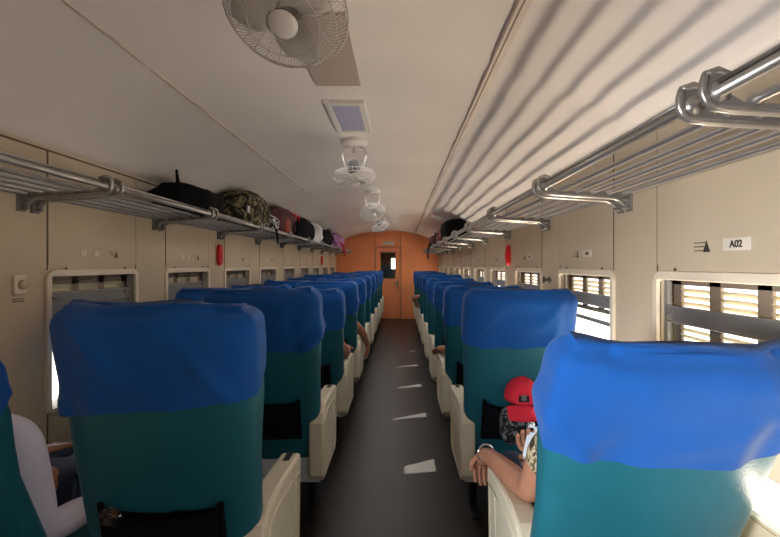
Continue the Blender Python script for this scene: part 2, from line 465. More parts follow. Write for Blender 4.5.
# ------------------------------------------------------------------ luggage racks
RZF, RZB = EYE+.350, EYE+.327        # front tube, bars
RD = .37                             # reach from the wall
def make_rack(s, label):
    """origin at the wall, at the near end; s=+1 right side"""
    t = empty('luggage_rack', (0,0,0), label, 'luggage rack')
    Ln = WP-.075
    def X(d): return -s*d            # d = distance from the wall
    bm = bm_new(); tube(bm, [(X(RD), y_, RZF-.008) for y_ in (-.008, .012, .014, Ln-.014, Ln-.012, Ln+.008)], [.020, .020, .0125, .0125, .020, .020], 12); tube(bm, [(X(RD+.003), .01, RZF+.010), (X(RD+.003), Ln-.01, RZF+.010)], .0055, 8)
    obj('front_rail', bm, M['steel'], t, smooth=True)
    for i in range(5):
        d = RD-.072-.068*i
        bm = bm_new(); tube(bm, [(X(d), y_, RZB-.004*i) for y_ in (-.012, -.004, .014, .022, Ln-.022, Ln-.014, Ln+.004, Ln+.012)], [.006, .013, .013, .0105, .0105, .013, .013, .006], 8)
        obj('rack_bar', bm, M['steel'], t, smooth=True)
    for y in (.0, Ln):
        prof = [(RD+.024, RZF+.026), (RD+.029, RZF+.010), (RD+.029, RZF-.012), (RD+.022, RZF-.028), (RD+.008, RZF-.038), (RD-.03, RZF-.043), (.12, RZB-.034), (.07, RZB-.037), (.045, RZB-.048), (.028, RZB-.07), (0.0, RZB-.08),
                (0.0, RZB-.02), (.045, RZB-.012), (.10, RZB-.008), (RD-.055, RZB-.008), (RD-.022, RZF-.012), (RD-.018, RZF+.028)]
        bm = bm_new(); prism(bm, [(X(a), b) for a, b in prof], 'y', y-.004, y+.004)
        br = obj('bracket', bm, M['steel_dark'], t)
        # rim flange along the lower edge, and the hook cap
        bm = bm_new()
        path = [(X(a), y, b) for a, b in prof[:11]]
        tube(bm, path, .0085, 8)
        tube(bm, [(X(RD+.026), y, RZF+.026), (X(RD), y, RZF+.036), (X(RD-.022), y, RZF+.026)], .0085, 8)
        obj('flange', bm, M['steel'], br, smooth=True)
        bm = bm_new(); box(bm, *sorted((0, X(.012))), y-.02, y+.02, RZB-.095, RZB-.02)
        for zz in (RZB-.042, RZB-.078): lathe(bm, [(0,.03),(.010,.028),(.010,0)], 10, Matrix.Translation((X(.01), y, zz)) @ Matrix.Rotation(-s*PI/2, 4, 'Y'))
        obj('wall_foot', bm, M['steel_dark'], br)
    return t
NR = 10
for s, nm in ((1, 'right'), (-1, 'left')):
    X = XR if s > 0 else XL
    proto = None
    for k in range(-1, NR):
        y = .93+WP*k+.0375
        if y+WP > Y1: break
        # which ones show
        lab = 'grey tubular luggage rack section on the %s wall, %s in line from the front' % (nm, ordn[k+1])
        if proto is None: proto = make_rack(s, lab); proto.location = (X, y, 0); r = proto
        else: r = dup(proto, (X, y, 0)); r['label'] = lab
        r['group'] = 'luggage rack sections along the %s wall' % nm

# ------------------------------------------------------------------ seats
LB = .862
PIV = .42
def back_pt(a, b, l, th):
    return Vector((a, b*math.cos(th)-l*math.sin(th), PIV+l*math.cos(th)+b*math.sin(th)))
def hw_at(l, w):
    base = (w*.5)*(.915+.085*min(1, max(0, l/.7)))
    if l < 0.0: base *= 1
    return base
def section(l, w, off, seg, seed, cover, L=LB, hem=None):
    """one ring of the backrest; ring in (a,b)"""
    r = .05
    hw = hw_at(l, w); ht = .058-.012*max(0, l/L)
    sc = 1
    if l > L-r:
        q = min(1, (l-(L-r))/r); c = math.sqrt(max(0, 1-q*q)); hw -= r*.85*(1-c); sc = max(.02, c)
    ht *= sc
    out = []
    for k in range(seg):
        t = 2*PI*k/seg; e = .42
        ca = math.copysign(abs(math.cos(t))**e, math.cos(t)); sa = math.copysign(abs(math.sin(t))**(.62), math.sin(t))
        a = ca*(hw+off); b = sa*(ht+off)
        u = abs(a)/hw
        wing = max(0, min(1, (l-.42)/.18))*max(0, u-.55)**1.5
        if b > 0: b += wing*.16
        else: b += wing*.02
        b += -.016*(1-min(1, u)**2)*(-1 if b > 0 else 1)*1.0   # gentle crown both sides
        out.append((a, b))
    return out
def make_backrest(w, th, parent):
    bm = bm_new(); seg = 48
    ls = [-.05, -.03, 0, .1, .2, .3, .4, .5, .6, .7, .76, .80, .812, .825, .838, .85, .858, .8615]
    R = []
    for l in ls:
        f = 1 if l > -.04 else .93
        R.append([bm.verts.new(back_pt(a*f, b, l, th)) for a, b in section(l, w, 0, seg, 0, False)])
    for A, B in zip(R, R[1:]):
        for k in range(seg): bm.faces.new((A[k], A[(k+1) % seg], B[(k+1) % seg], B[k]))
    bm.faces.new(R[0][::-1]); bm.faces.new(R[-1])
    return obj('backrest', bm, M['teal'], parent, smooth=True)
def make_cover(w, th, parent, seed, drop=.27, hump=.01, slant=0):
    rnd = random.Random(seed); seg = 112
    bm = bm_new(); n = 26
    ph = [rnd.uniform(0, 6.28) for _ in range(6)]
    top = LB+.008
    R = []
    for j in range(n+1):
        v = j/n                      # 0 hem .. 1 top
        ring = []
        base = section(0.5, w, 0, seg, 0, True)
        for k in range(seg):
            t = 2*PI*k/seg
            side_b = math.sin(t) > 0
            hemz = drop*(1 if not side_b else .85)+.014*math.sin(math.cos(t)*3.1+ph[0])+.008*math.sin(t*3+ph[1])+slant*math.cos(t)
            lb = top-hemz
            # denser near the top
            vv = 1-(1-v)**1.0
            l = lb+(top-lb)*(vv**.8)
            sec_l = min(l, LB-.0004)
            s1 = SEC(round(sec_l, 3), w, seg)
            a, b = s1[k]
            down = 1-v
            fold = (.0045*math.sin(a*34+ph[2])+.0035*math.sin(a*61+ph[3]+down*2))*down*(1.2)
            nz = noise.noise(Vector((a*5+seed, l*6, b*6+seed)))*.012*(.4+down) + noise.noise(Vector((a*13-l*9+seed, l*8, seed*1.3)))*.006
            # diagonal creases
            cr = .010*max(0, math.sin((a*(1.3 if seed % 2 else -1.2)+l*1.0)*19+ph[4]))**4*1.35*(.25+down)
            d = max(.005, .008+fold*.8+nz+cr+.004*down)
            nrm = Vector((math.cos(t)*1.0, math.sin(t)*1.0)).normalized()
            nx = math.copysign(min(1, abs(math.cos(t))**2.2), math.cos(t)); ny = math.copysign(1-abs(nx)*.6, math.sin(t)) if abs(math.sin(t)) > .05 else 0
            a2 = a+nx*(.003+d*.45); b2 = b+ny*d
            u = a/(w*.5)
            lift = hump*math.cos(min(1, abs(u+.15*math.sin(ph[5])))*PI*.5)*v**2 + .026*noise.noise(Vector((a*6+seed*2.37, 0, 3)))*v**2
            ring.append(bm.verts.new(back_pt(a2, b2, l+max(0, lift)+.003+.006*v, th)))
        R.append(ring)
    for A, B in zip(R, R[1:]):
        for k in range(seg): bm.faces.new((A[k], A[(k+1) % seg], B[(k+1) % seg], B[k]))
    # close the top
    bm.faces.new(R[-1])
    o = obj('headrest_cover', bm, M['blue'], parent, smooth=True)
    return o
_sc = {}
def SEC(l, w, seg):
    key = (l, w, seg)
    if key not in _sc: _sc[key] = section(l, w, 0, seg, 0, True)
    return _sc[key]
def rr(y0, y1, z0, z1, r0, r1, n=5):
    """rounded profile; r0 radius at near top corner, r1 others"""
    pts = []
    for cy, cz, a0, r in ((y1-r1, z1-r1, 0, r1), (y0+r0, z1-r0, PI/2, r0), (y0+r1, z0+r1, PI, r1), (y1-r1, z0+r1, 1.5*PI, r1)):
        for i in range(n+1):
            a = a0+PI/2*i/n; pts.append((cy+r*math.cos(a), cz+r*math.sin(a)))
    return pts
def make_arm(x0, x1, face, parent):
    bm = bm_new()
    pts = [(-.10, .30), (-.07, .26), (.34, .26), (.385, .30), (.405, .62), (.395, .645), (.06, .665), (-.02, .655), (-.075, .62), (-.10, .57)]
    prism(bm, pts, 'x', x0, x1)
    a = obj('armrest', bm, M['armcream'], parent, bevel=.012)
    # raised moulding line on the aisle face
    fx = x1 if face > 0 else x0
    ip = [(-.055, .315), (-.04, .30), (.30, .30), (.335, .34), (.355, .585), (.05, .61), (-.03, .595), (-.055, .56)]
    bm = bm_new(); tube(bm, [(fx, p[0], p[1]) for p in ip], .0045, 6, closed=True)
    tube(bm, [(fx, .18, .30), (fx, .24, .40), (fx, .27, .60)], .0035, 6)
    obj('moulding', bm, M['armcream'], a, smooth=True)
    bm = bm_new(); box(bm, (x0+x1)/2-.012, (x0+x1)/2+.012, .30, .385, .640, .6505); obj('slot', bm, M['armdark'], a)
    return a
def make_seat(xc, k, w, lean, arms, label, group, seed, drop=.27, hump=.008, slant=0, pocket=True, yoff=0, pk_sag=.03):
    t = empty('train_seat', (xc, 1.42+SP*k+yoff, 0), label, 'seat', group)
    th = math.radians(lean)
    make_backrest(w, th, t)
    make_cover(w, th, t, seed, drop, hump, slant)
    # cushion
    bm = bm_new(); blob(bm, (0, .27, .43), (w*.44, .27, .065), 5, 36, 14); obj('seat_cushion', bm, M['teal'], t, smooth=True)
    bm = bm_new(); box(bm, -w*.47, w*.47, -.065, .40, .245, .375); obj('seat_base', bm, M['base'], t, bevel=.01)
    for sx in (-1, 1):
        bm = bm_new(); xx = sx*w*.33
        prism(bm, [(-.02, .25), (.32, .25), (.30, .21), (.19, .19), (.20, .03), (.30, .012), (.30, 0), (.02, 0), (.02, .012), (.11, .03), (.10, .19), (0, .21)], 'x', xx-.02, xx+.02)
        obj('leg', bm, M['armdark'], t, bevel=.003)
    if 'L' in arms: make_arm(-w*.5-.005, -w*.5+.072, -1, t)
    if 'R' in arms: make_arm(w*.5-.072, w*.5+.005, 1, t)
    if pocket:
        bm = bm_new(); nx, nz_ = 18, 10; rnd = random.Random(seed+99)
        pw = .172; z0, z1 = .10, .31
        F = []
        for side in (0, 1):
            g = []
            for j in range(nz_+1):
                row = []
                for i in range(nx+1):
                    u = -1+2*i/nx; v = j/nz_
                    a = u*pw*(.97+.03*v)
                    topz = z1-pk_sag*(1-u**4)*(1 if u*math.sin(seed) > -.2 else .7)
                    l = z0+(topz-z0)*v
                    cr = -.016*(1-(a/(w*.5))**2)
                    b = -.058+.012*l/LB + cr - .004
                    if side == 1: b -= .004+.030*(1-u**4)*(.35+.65*v)+.004*math.sin(u*14+seed)*v
                    row.append(bm.verts.new(back_pt(a, b, l, th)))
                g.append(row)
            F.append(g)
            for A, B in zip(g, g[1:]):
                for i in range(nx): bm.faces.new((A[i], A[i+1], B[i+1], B[i]))
        for j in range(nz_):
            for i in (0, nx): bm.faces.new((F[0][j][i], F[0][j+1][i], F[1][j+1][i], F[1][j][i]))
        for i in range(nx): bm.faces.new((F[0][0][i], F[0][0][i+1], F[1][0][i+1], F[1][0][i]))
        p = obj('seat_pocket', bm, M['net'], t, smooth=True)
        bm = bm_new()
        tube(bm, [back_pt(u*pw, -.058+.012*.3/LB-.016*(1-(u*pw/(w*.5))**2)-.010-.030*(1-u**4), z1-pk_sag*(1-u**4)*(1 if u*math.sin(seed) > -.2 else .7), th) for u in [-1+2*i/16 for i in range(17)]], .006, 6)
        for sx in (-1, 1):
            tube(bm, [back_pt(sx*pw, -.075, z0, th), back_pt(sx*pw, -.074, z1+.012, th)], .008, 6)
        tube(bm, [back_pt(-pw, -.075, z0, th), back_pt(pw, -.075, z0, th)], .006, 6)
        obj('pocket_binding', bm, M['black'], p, smooth=True)
    return t
NROW = 10
rowname = ['first', 'second', 'third', 'fourth', 'fifth', 'sixth', 'seventh', 'eighth', 'ninth', 'last']
SEATS = {}
for k in range(NROW):
    rnd = random.Random(100+k)
    la = [11.5, 15, 25, 22][k] if k < 4 else 20+rnd.uniform(-3, 4)
    lr = [24.5, 15, 21, 23][k] if k < 4 else 20+rnd.uniform(-3, 4)
    lw = 25+rnd.uniform(-2, 3)
    desc = {0: 'nearest', 1: 'second-row'}.get(k, rowname[k]+'-row')
    SEATS['A', k] = make_seat(-.683 if k == 0 else -.69, k, .555 if k == 0 else .57, la, 'R', '%s teal train seat with blue headrest cover, left side of the aisle' % desc, 'left aisle seats', 11+k*3,
              drop=.275 if k else .265, hump=.010, slant=(-.022 if k == 0 else rnd.uniform(-.02, .02)), pk_sag=.02 if k == 0 else .012)
    SEATS['W', k] = make_seat(-1.285, k, .56, lw, 'L', '%s teal train seat with blue headrest cover, by the left windows' % desc, 'left window seats', 12+k*3)
    SEATS['R', k] = make_seat(.60, k, .555, lr, 'LR', '%s teal train seat with blue headrest cover, right of the aisle' % desc, 'right seats', 13+k*3,
              drop=.26 if k else .238, hump=.006, slant=rnd.uniform(-.01, .01) if k else -.024)
SEATS['R', 0].location.x = .617
SEATS['R', 0].scale = (1.0, 1, 1)
SEATS['R', 0].location.y -= .10
SEATS['W', 0].location.x = -1.345

# ------------------------------------------------------------------ ceiling fans, light, hatch
def make_fan(y, normal, zc, label, xc=XC, spin=0):
    cz = ceil_z(xc)
    t = empty('ceiling_fan', (xc, y, cz-.012), label, 'fan', 'ceiling fans down the middle of the vault')
    bm = bm_new(); lathe(bm, [(0,.02),(.095,.02),(.095,-.006),(.085,-.022),(.05,-.032),(0,-.034)], 32); obj('ceiling_mount', bm, M['white'], t, smooth=True)
    C0 = Vector((0, 0, zc-(cz-.012)))       # guard centre in local coordinates
    n = Vector(normal).normalized()
    # yoke : two curved straps from the mount round the motor
    bm = bm_new()
    for sx in (-1, 1):
        tube(bm, [(sx*.03, 0, -.03), (sx*.070, 0, -.045), (sx*.084, 0, -.09), (sx*.078, 0, -.13), (sx*.052, 0, C0.z+.035-n.z*-.0)], .006, 8)
    tube(bm, [(0, 0, -.03), (0, 0, -.075)], .012, 10)
    obj('yoke', bm, M['fanwire'], t, smooth=True)
    mx = align(n, C0)
    bm = bm_new(); lathe(bm, [(0,-.125),(.030,-.12),(.042,-.10),(.045,-.05),(.040,-.03),(0,-.028)], 20, mx)
    obj('motor', bm, M['motor'], t, smooth=True)
    R = .158
    bm = bm_new()
    nw = 84
    for i in range(nw):
        a = 2*PI*i/nw; ca, sa = math.cos(a), math.sin(a)
        tw = a+.25
        pts = [(.042*math.cos(tw), .042*math.sin(tw), .052), (.085*math.cos(a+.12), .085*math.sin(a+.12), .050), (.13*ca, .13*sa, .038), (R*ca, R*sa, 0)]
        tube(bm, [mx @ Vector(p) for p in pts], .0011, 4)
        if i % 3 == 0:
            pts = [(R*ca, R*sa, 0), (.13*ca, .13*sa, -.036), (.045*ca, .045*sa, -.045)]
            tube(bm, [mx @ Vector(p) for p in pts], .0012, 4)
    for r_, h in ((R, 0), (.132, .038), (.09, .050), (.11, -.040)):
        tube(bm, [mx @ Vector((r_*math.cos(2*PI*i/40), r_*math.sin(2*PI*i/40), h)) for i in range(40)], .003 if r_ == R else .0016, 6, closed=True)
    obj('guard', bm, M['fanwire'], t, smooth=True)
    bm = bm_new(); lathe(bm, [(.037,.048),(.037,.054),(.029,.060),(0,.063)], 28, mx); obj('hub_badge', bm, M['white'], t, smooth=True)
    for q in range(3):
        bm = bm_new(); rot = Matrix.Rotation(q*2*PI/3+spin, 4, 'Z'); g = []
        for i in range(9):
            r_ = .03+.105*i/8; wd = .032+.045*math.sin(PI*min(1, i/8*.85)); row = []
            for j in range(7):
                f = -1+2*j/6
                row.append(bm.verts.new(mx @ rot @ Vector((r_*math.cos(f*wd/r_*.9), r_*math.sin(f*wd/r_*.9), .008+.018*f))))
            g.append(row)
        for A, B in zip(g, g[1:]):
            for j in range(6): bm.faces.new((A[j], A[j+1], B[j+1], B[j]))
        b = obj('blade', bm, M['blade'], t, smooth=True); so = b.modifiers.new('s', 'SOLIDIFY'); so.thickness = .002
    return t
make_fan(1.15, (-.05, -.50, -.86), 2.045, 'wire-guarded ceiling fan nearest the viewer, beside the plain tan hatch plate', spin=.6, xc=XC+.035)
make_fan(3.20, (.05, -.06, -1), 2.03, 'second ceiling fan, hanging from a round mount past the light panel')
make_fan(5.32, (.25, -.45, -.85), 2.03, 'third ceiling fan along the vault, guard tipped sideways')
make_fan(7.42, (.35, -.25, -.9), 2.03, 'farthest small ceiling fan before the orange end wall')
lp = empty('ceiling_light', (-.30, 2.675, ceil_z(-.3)), 'lavender square ceiling light panel in a white frame', 'light')
bm = bm_new()
for a in ((-.11, -.075, -.275, .275), (.075, .11, -.275, .275), (-.075, .075, -.275, -.225), (-.075, .075, .225, .275)):
    box(bm, a[0], a[1], a[2], a[3], -.022, .01)
obj('frame', bm, M['white'], lp, bevel=.004)
bm = bm_new(); box(bm, -.075, .075, -.225, .225, -.016, .005); obj('diffuser', bm, M['lav'], lp)
hp = empty('ceiling_hatch', (-.30, 1.885, ceil_z(-.3)), 'plain tan rectangular hatch plate on the ceiling behind the nearest fan', 'panel')
bm = bm_new(); box(bm, -.108, .108, -.31, .31, -.012, .01); obj('plate', bm, M['tan'], hp)
bm = bm_new()
for sx in (-1, 1):
    for sy in (-1, 1): lathe(bm, [(.006,-.012),(.005,-.015),(0,-.016)], 8, Matrix.Translation((sx*.09, sy*.28, 0)))
obj('screw', bm, M['seam'], hp)

# ------------------------------------------------------------------ luggage
RT = RZB+.012   # top of the bars
def strap(bm, pts, r=.008):
    tube(bm, pts, r, 6)
XRK = XL+.215
# black duffel with strap sticking up
d = empty('duffel_bag', (XRK, 3.10, RT), 'flat black duffel bag with a raised strap loop, left rack', 'bag')
bm = bm_new(); blob(bm, (0, 0, .08), (.165, .36, .11), 2.6, 36, 18, wob=.16, seed=3, flat=.8); obj('bag_body', bm, M['black'], d, smooth=True)
bm = bm_new(); P = [(.07, -.30, .13), (.065, -.32, .20), (.05, -.31, .25), (.03, -.27, .255), (.01, -.22, .21), (0, -.19, .15)]
tube(bm, P, [.006, .005, .006, .008, .010, .010], 8); obj('strap', bm, M['black'], d, smooth=True)
bm = bm_new(); tube(bm, [(-.02, -.33, .145), (0, 0, .172), (.02, .33, .145)], .004, 6); obj('zip', bm, M['armdark'], d, smooth=True)
# camouflage pack
d = empty('camouflage_backpack', (XRK, 4.12, RT), 'bulging camouflage backpack on the left rack between black and red bags', 'backpack')
bm = bm_new(); blob(bm, (.02, 0, .145), (.18, .42, .170), 2.7, 40, 22, wob=.13, seed=8, flat=.85); obj('bag_body', bm, M['camo'], d, smooth=True)
bm = bm_new(); blob(bm, (.10, .10, .09), (.09, .18, .08), 3, 26, 12, wob=.1, seed=5); obj('front_pocket', bm, M['camo'], d, smooth=True)
bm = bm_new()
strap(bm, [(.14, .32, .09), (.19, .36, .04), (.205, .38, -.04), (.20, .42, -.12), (.195, .46, -.06), (.18, .46, .03)], .007)
strap(bm, [(-.1, -.28, .19), (.02, -.10, .285), (.10, .14, .26), (.16, .30, .13)], .010)
obj('strap', bm, M['black'], d, smooth=True)
bm = bm_new(); box(bm, .145, .165, -.36, -.30, .10, .16); obj('buckle', bm, M['steel'], d, bevel=.004)
d = empty('striped_bundle', (XRK+.06, 4.70, RT), 'small black and white striped bundle wedged beside the camouflage backpack', 'bundle')
bm = bm_new(); blob(bm, (0, 0, .085), (.11, .12, .095), 2.6, 24, 14, wob=.15, seed=2, flat=.8); obj('bag_body', bm, blotch('black white stripe', [(.02,.02,.02),(.6,.6,.62),(.03,.03,.03),(.6,.6,.6)], 22), d, smooth=True)
bm = bm_new(); strap(bm, [(.0, -.1, .16), (.03, 0, .20), (.02, .1, .16)], .006); obj('handle', bm, M['armdark'], d, smooth=True)
d = empty('red_backpack', (XRK, 5.25, RT), 'tall dark red backpack with a rust side panel on the left rack', 'backpack')
bm = bm_new(); blob(bm, (0, 0, .15), (.17, .46, .170), 3, 36, 20, wob=.12, seed=12, flat=.88); obj('bag_body', bm, M['maroon'], d, smooth=True)
bm = bm_new(); blob(bm, (.135, -.14, .11), (.05, .13, .09), 3, 20, 12); obj('side_pocket', bm, M['rust'], d, smooth=True)
bm = bm_new(); blob(bm, (.06, .30, .25), (.09, .13, .06), 2.4, 20, 12, wob=.3, seed=4); strap(bm, [(.12, .3, .26), (.16, .42, .27), (.15, .48, .22)], .012); obj('top_flap', bm, M['redcloth'], d, smooth=True)
bm = bm_new(); strap(bm, [(.10, .0, .30), (.165, .08, .18), (.17, .14, .04)], .010); strap(bm, [(.10, .15, .29), (.165, .22, .18), (.17, .27, .04)], .010); obj('strap', bm, M['black'], d, smooth=True)
d = empty('black_holdall', (XRK+.02, 6.30, RT), 'black holdall behind the dark red backpack on the left rack', 'bag')
bm = bm_new(); blob(bm, (0, 0, .135), (.17, .55, .160), 3, 32, 18, wob=.18, seed=21, flat=.85); obj('bag_body', bm, M['black'], d, smooth=True)
bm = bm_new(); strap(bm, [(.10, -.2, .22), (.14, -.1, .28), (.14, .1, .28), (.10, .2, .22)], .009); obj('handle', bm, M['armdark'], d, smooth=True)
d = empty('white_bag', (XRK+.05, 7.05, RT), 'crumpled white cloth bag between two black bags on the left rack', 'bag')
bm = bm_new(); blob(bm, (0, 0, .14), (.16, .18, .17), 2.4, 26, 16, wob=.25, seed=31, flat=.8); obj('bag_body', bm, M['whitecloth'], d, smooth=True)
bm = bm_new(); strap(bm, [(0, -.06, .22), (.02, 0, .30), (0, .06, .22)], .010); obj('handle', bm, M['whitecloth'], d, smooth=True)
d = empty('long_black_bag', (XRK+.02, 8.05, RT), 'long black bag beyond the white bag on the left rack', 'bag')
bm = bm_new(); blob(bm, (0, 0, .135), (.17, .80, .160), 3, 32, 18, wob=.15, seed=41, flat=.85); obj('bag_body', bm, M['black'], d, smooth=True)
bm = bm_new(); strap(bm, [(.12, -.25, .23), (.15, -.1, .30), (.15, .1, .30), (.12, .25, .23)], .009); obj('handle', bm, M['armdark'], d, smooth=True)
d = empty('pink_bag', (XRK+.04, 9.55, RT), 'pink and purple bag at the far end of the left rack', 'bag')
bm = bm_new(); blob(bm, (0, 0, .145), (.19, .55, .170), 3, 32, 18, wob=.15, seed=51, flat=.85); obj('bag_body', bm, M['magenta'], d, smooth=True)
bm = bm_new(); strap(bm, [(.19, -.35, .12), (.235, -.3, -.02), (.24, -.2, -.14), (.235, -.1, -.03), (.2, 0, .10)], .014); obj('strap', bm, M['redcloth'], d, smooth=True)
XRR = XR-.19
d = empty('black_suitcase', (XRR-.02, 6.60, RT), 'rounded black case on the right rack', 'bag')
bm = bm_new(); blob(bm, (0, 0, .15), (.17, .46, .165), 4.2, 32, 18, wob=.05, seed=61, flat=.9); obj('bag_body', bm, M['black'], d, smooth=True)
bm = bm_new(); strap(bm, [(-.17, -.12, .15), (-.20, -.08, .16), (-.20, .08, .16), (-.17, .12, .15)], .010); obj('handle', bm, M['armdark'], d, smooth=True)
d = empty('maroon_bag', (XRR-.03, 7.62, RT), 'dark red bag behind the black case on the right rack', 'bag')
bm = bm_new(); blob(bm, (0, 0, .13), (.17, .42, .14), 2.8, 28, 16, wob=.15, seed=71, flat=.85); obj('bag_body', bm, M['rust'], d, smooth=True)
bm = bm_new(); strap(bm, [(-.15, -.2, .16), (-.19, 0, .20), (-.15, .2, .16)], .010); obj('strap', bm, M['black'], d, smooth=True)
d = empty('black_rucksack', (XRR-.03, 8.75, RT), 'black rucksack with a dangling strap at the far end of the right rack', 'backpack')
bm = bm_new(); blob(bm, (0, 0, .12), (.19, .5, .13), 2.8, 28, 16, wob=.18, seed=81, flat=.85); obj('bag_body', bm, M['maroon'], d, smooth=True)
bm = bm_new(); strap(bm, [(-.19, .1, .10), (-.225, .15, -.03), (-.225, .18, -.22), (-.22, .24, -.05), (-.18, .3, .08)], .014); obj('strap', bm, M['black'], d, smooth=True)

# ------------------------------------------------------------------ cap, pouch, wrapper in seat pockets
cap = empty('baseball_hat', (.612, 2.262, .735), 'red baseball cap hung on the back pocket of the second right seat', 'cap')
cap.rotation_euler = (math.radians(8), 0, math.radians(-8))
bm = bm_new(); R = []
nr, ns = 10, 40
for i in range(nr+1):
    ph = (PI/2)*(1-i/nr); row = []
    for k in range(ns):
        a = 2*PI*k/ns
        # open arch at the back, which faces the camera (-y)
        r_ = .088*math.cos(ph)**.9 if i else .001
        z = .105*math.sin(ph)**1.1 if i < nr else 0
        row.append(bm.verts.new((r_*math.cos(a), r_*math.sin(a)*1.05, z)))
    R.append(row)
for i in range(nr):
    for k in range(ns):
        a = 2*PI*(k+.5)/ns; da = abs((a-1.5*PI+PI) % (2*PI)-PI)
        lo = i/nr
        if lo >= .62 and da < .42*(math.sqrt(max(0, 1-((1-lo)/.42)**2))) and i < nr-1: continue
        bm.faces.new((R[i][k], R[i][(k+1) % ns], R[i+1][(k+1) % ns], R[i+1][k]))
o = obj('crown', bm, M['redcloth'], cap, smooth=True); so = o.modifiers.new('s', 'SOLIDIFY'); so.thickness = .003
bm = bm_new(); g = []
for i in range(7):
    v = i/6; row = []
    for j in range(15):
        f = -1+2*j/14; x = f*.078*(1-.12*v*v)
        row.append(bm.verts.new((x, -.055-.035*v, -.012-.075*v*(1-.25*f*f)-.012*f*f)))
    g.append(row)
for A, B in zip(g, g[1:]):
    for j in range(14): bm.faces.new((A[j], A[j+1], B[j+1], B[j]))
o = obj('brim', bm, M['redcloth'], cap, smooth=True); so = o.modifiers.new('s', 'SOLIDIFY'); so.thickness = .004
bm = bm_new(); blob(bm, (0, -.03, .03), (.035, .05, .03), 2.5, 16, 10); obj('lining', bm, M['armdark'], cap, smooth=True)
bm = bm_new(); lathe(bm, [(0,.112),(.008,.110),(.008,.102)], 12); obj('button', bm, M['redcloth'], cap, smooth=True)
bm = bm_new(); box(bm, -.012, .012, -.094, -.088, .022, .052); obj('badge', bm, M['steel'], cap, bevel=.003)
pc = empty('camouflage_pouch', (.585, 2.262, .60), 'dark spotted pouch stuffed in the seat pocket under the red cap', 'pouch')
bm = bm_new(); blob(bm, (0, 0, 0), (.085, .035, .10), 3, 24, 14, wob=.15, seed=6); obj('pouch_body', bm, blotch('dark grey camouflage', [(.01,.012,.015),(.03,.035,.04),(.20,.21,.22),(.015,.02,.03)], 34), pc, smooth=True)
wr = empty('plastic_wrapper', (-.815, 1.262, .715), 'clear crumpled plastic wrapper poking from the nearest left seat pocket', 'wrapper')
bm = bm_new(); blob(bm, (0, 0, -.02), (.032, .012, .028), 2, 18, 10, wob=.25, seed=9); obj('wrapper_film', bm, M['clear'], wr)

# ------------------------------------------------------------------ people
def skin_mesh(name, verts, edges, radii, root, m, parent, sub=2):
    me = bpy.data.meshes.new(name); me.from_pydata([tuple(v) for v in verts], edges, [])
    o = bpy.data.objects.new(name, me); C.objects.link(o)
    sk = o.modifiers.new('skin', 'SKIN'); sk.use_smooth_shade = True; sk.branch_smoothing = .4
    for i, r in enumerate(radii):
        d = me.skin_vertices[0].data[i]; d.radius = r if isinstance(r, tuple) else (r, r); d.use_root = (i == root)
    ss = o.modifiers.new('sub', 'SUBSURF'); ss.levels = sub; ss.render_levels = sub
    bpy.context.view_layer.update()
    dg = bpy.context.evaluated_depsgraph_get()
    me2 = bpy.data.meshes.new_from_object(o.evaluated_get(dg)); me2.materials.clear(); me2.materials.append(m)
    for p in me2.polygons: p.use_smooth = True
    bpy.data.objects.remove(o)
    n = bpy.data.objects.new(name, me2); C.objects.link(n)
    if parent: n.parent = parent
    return n
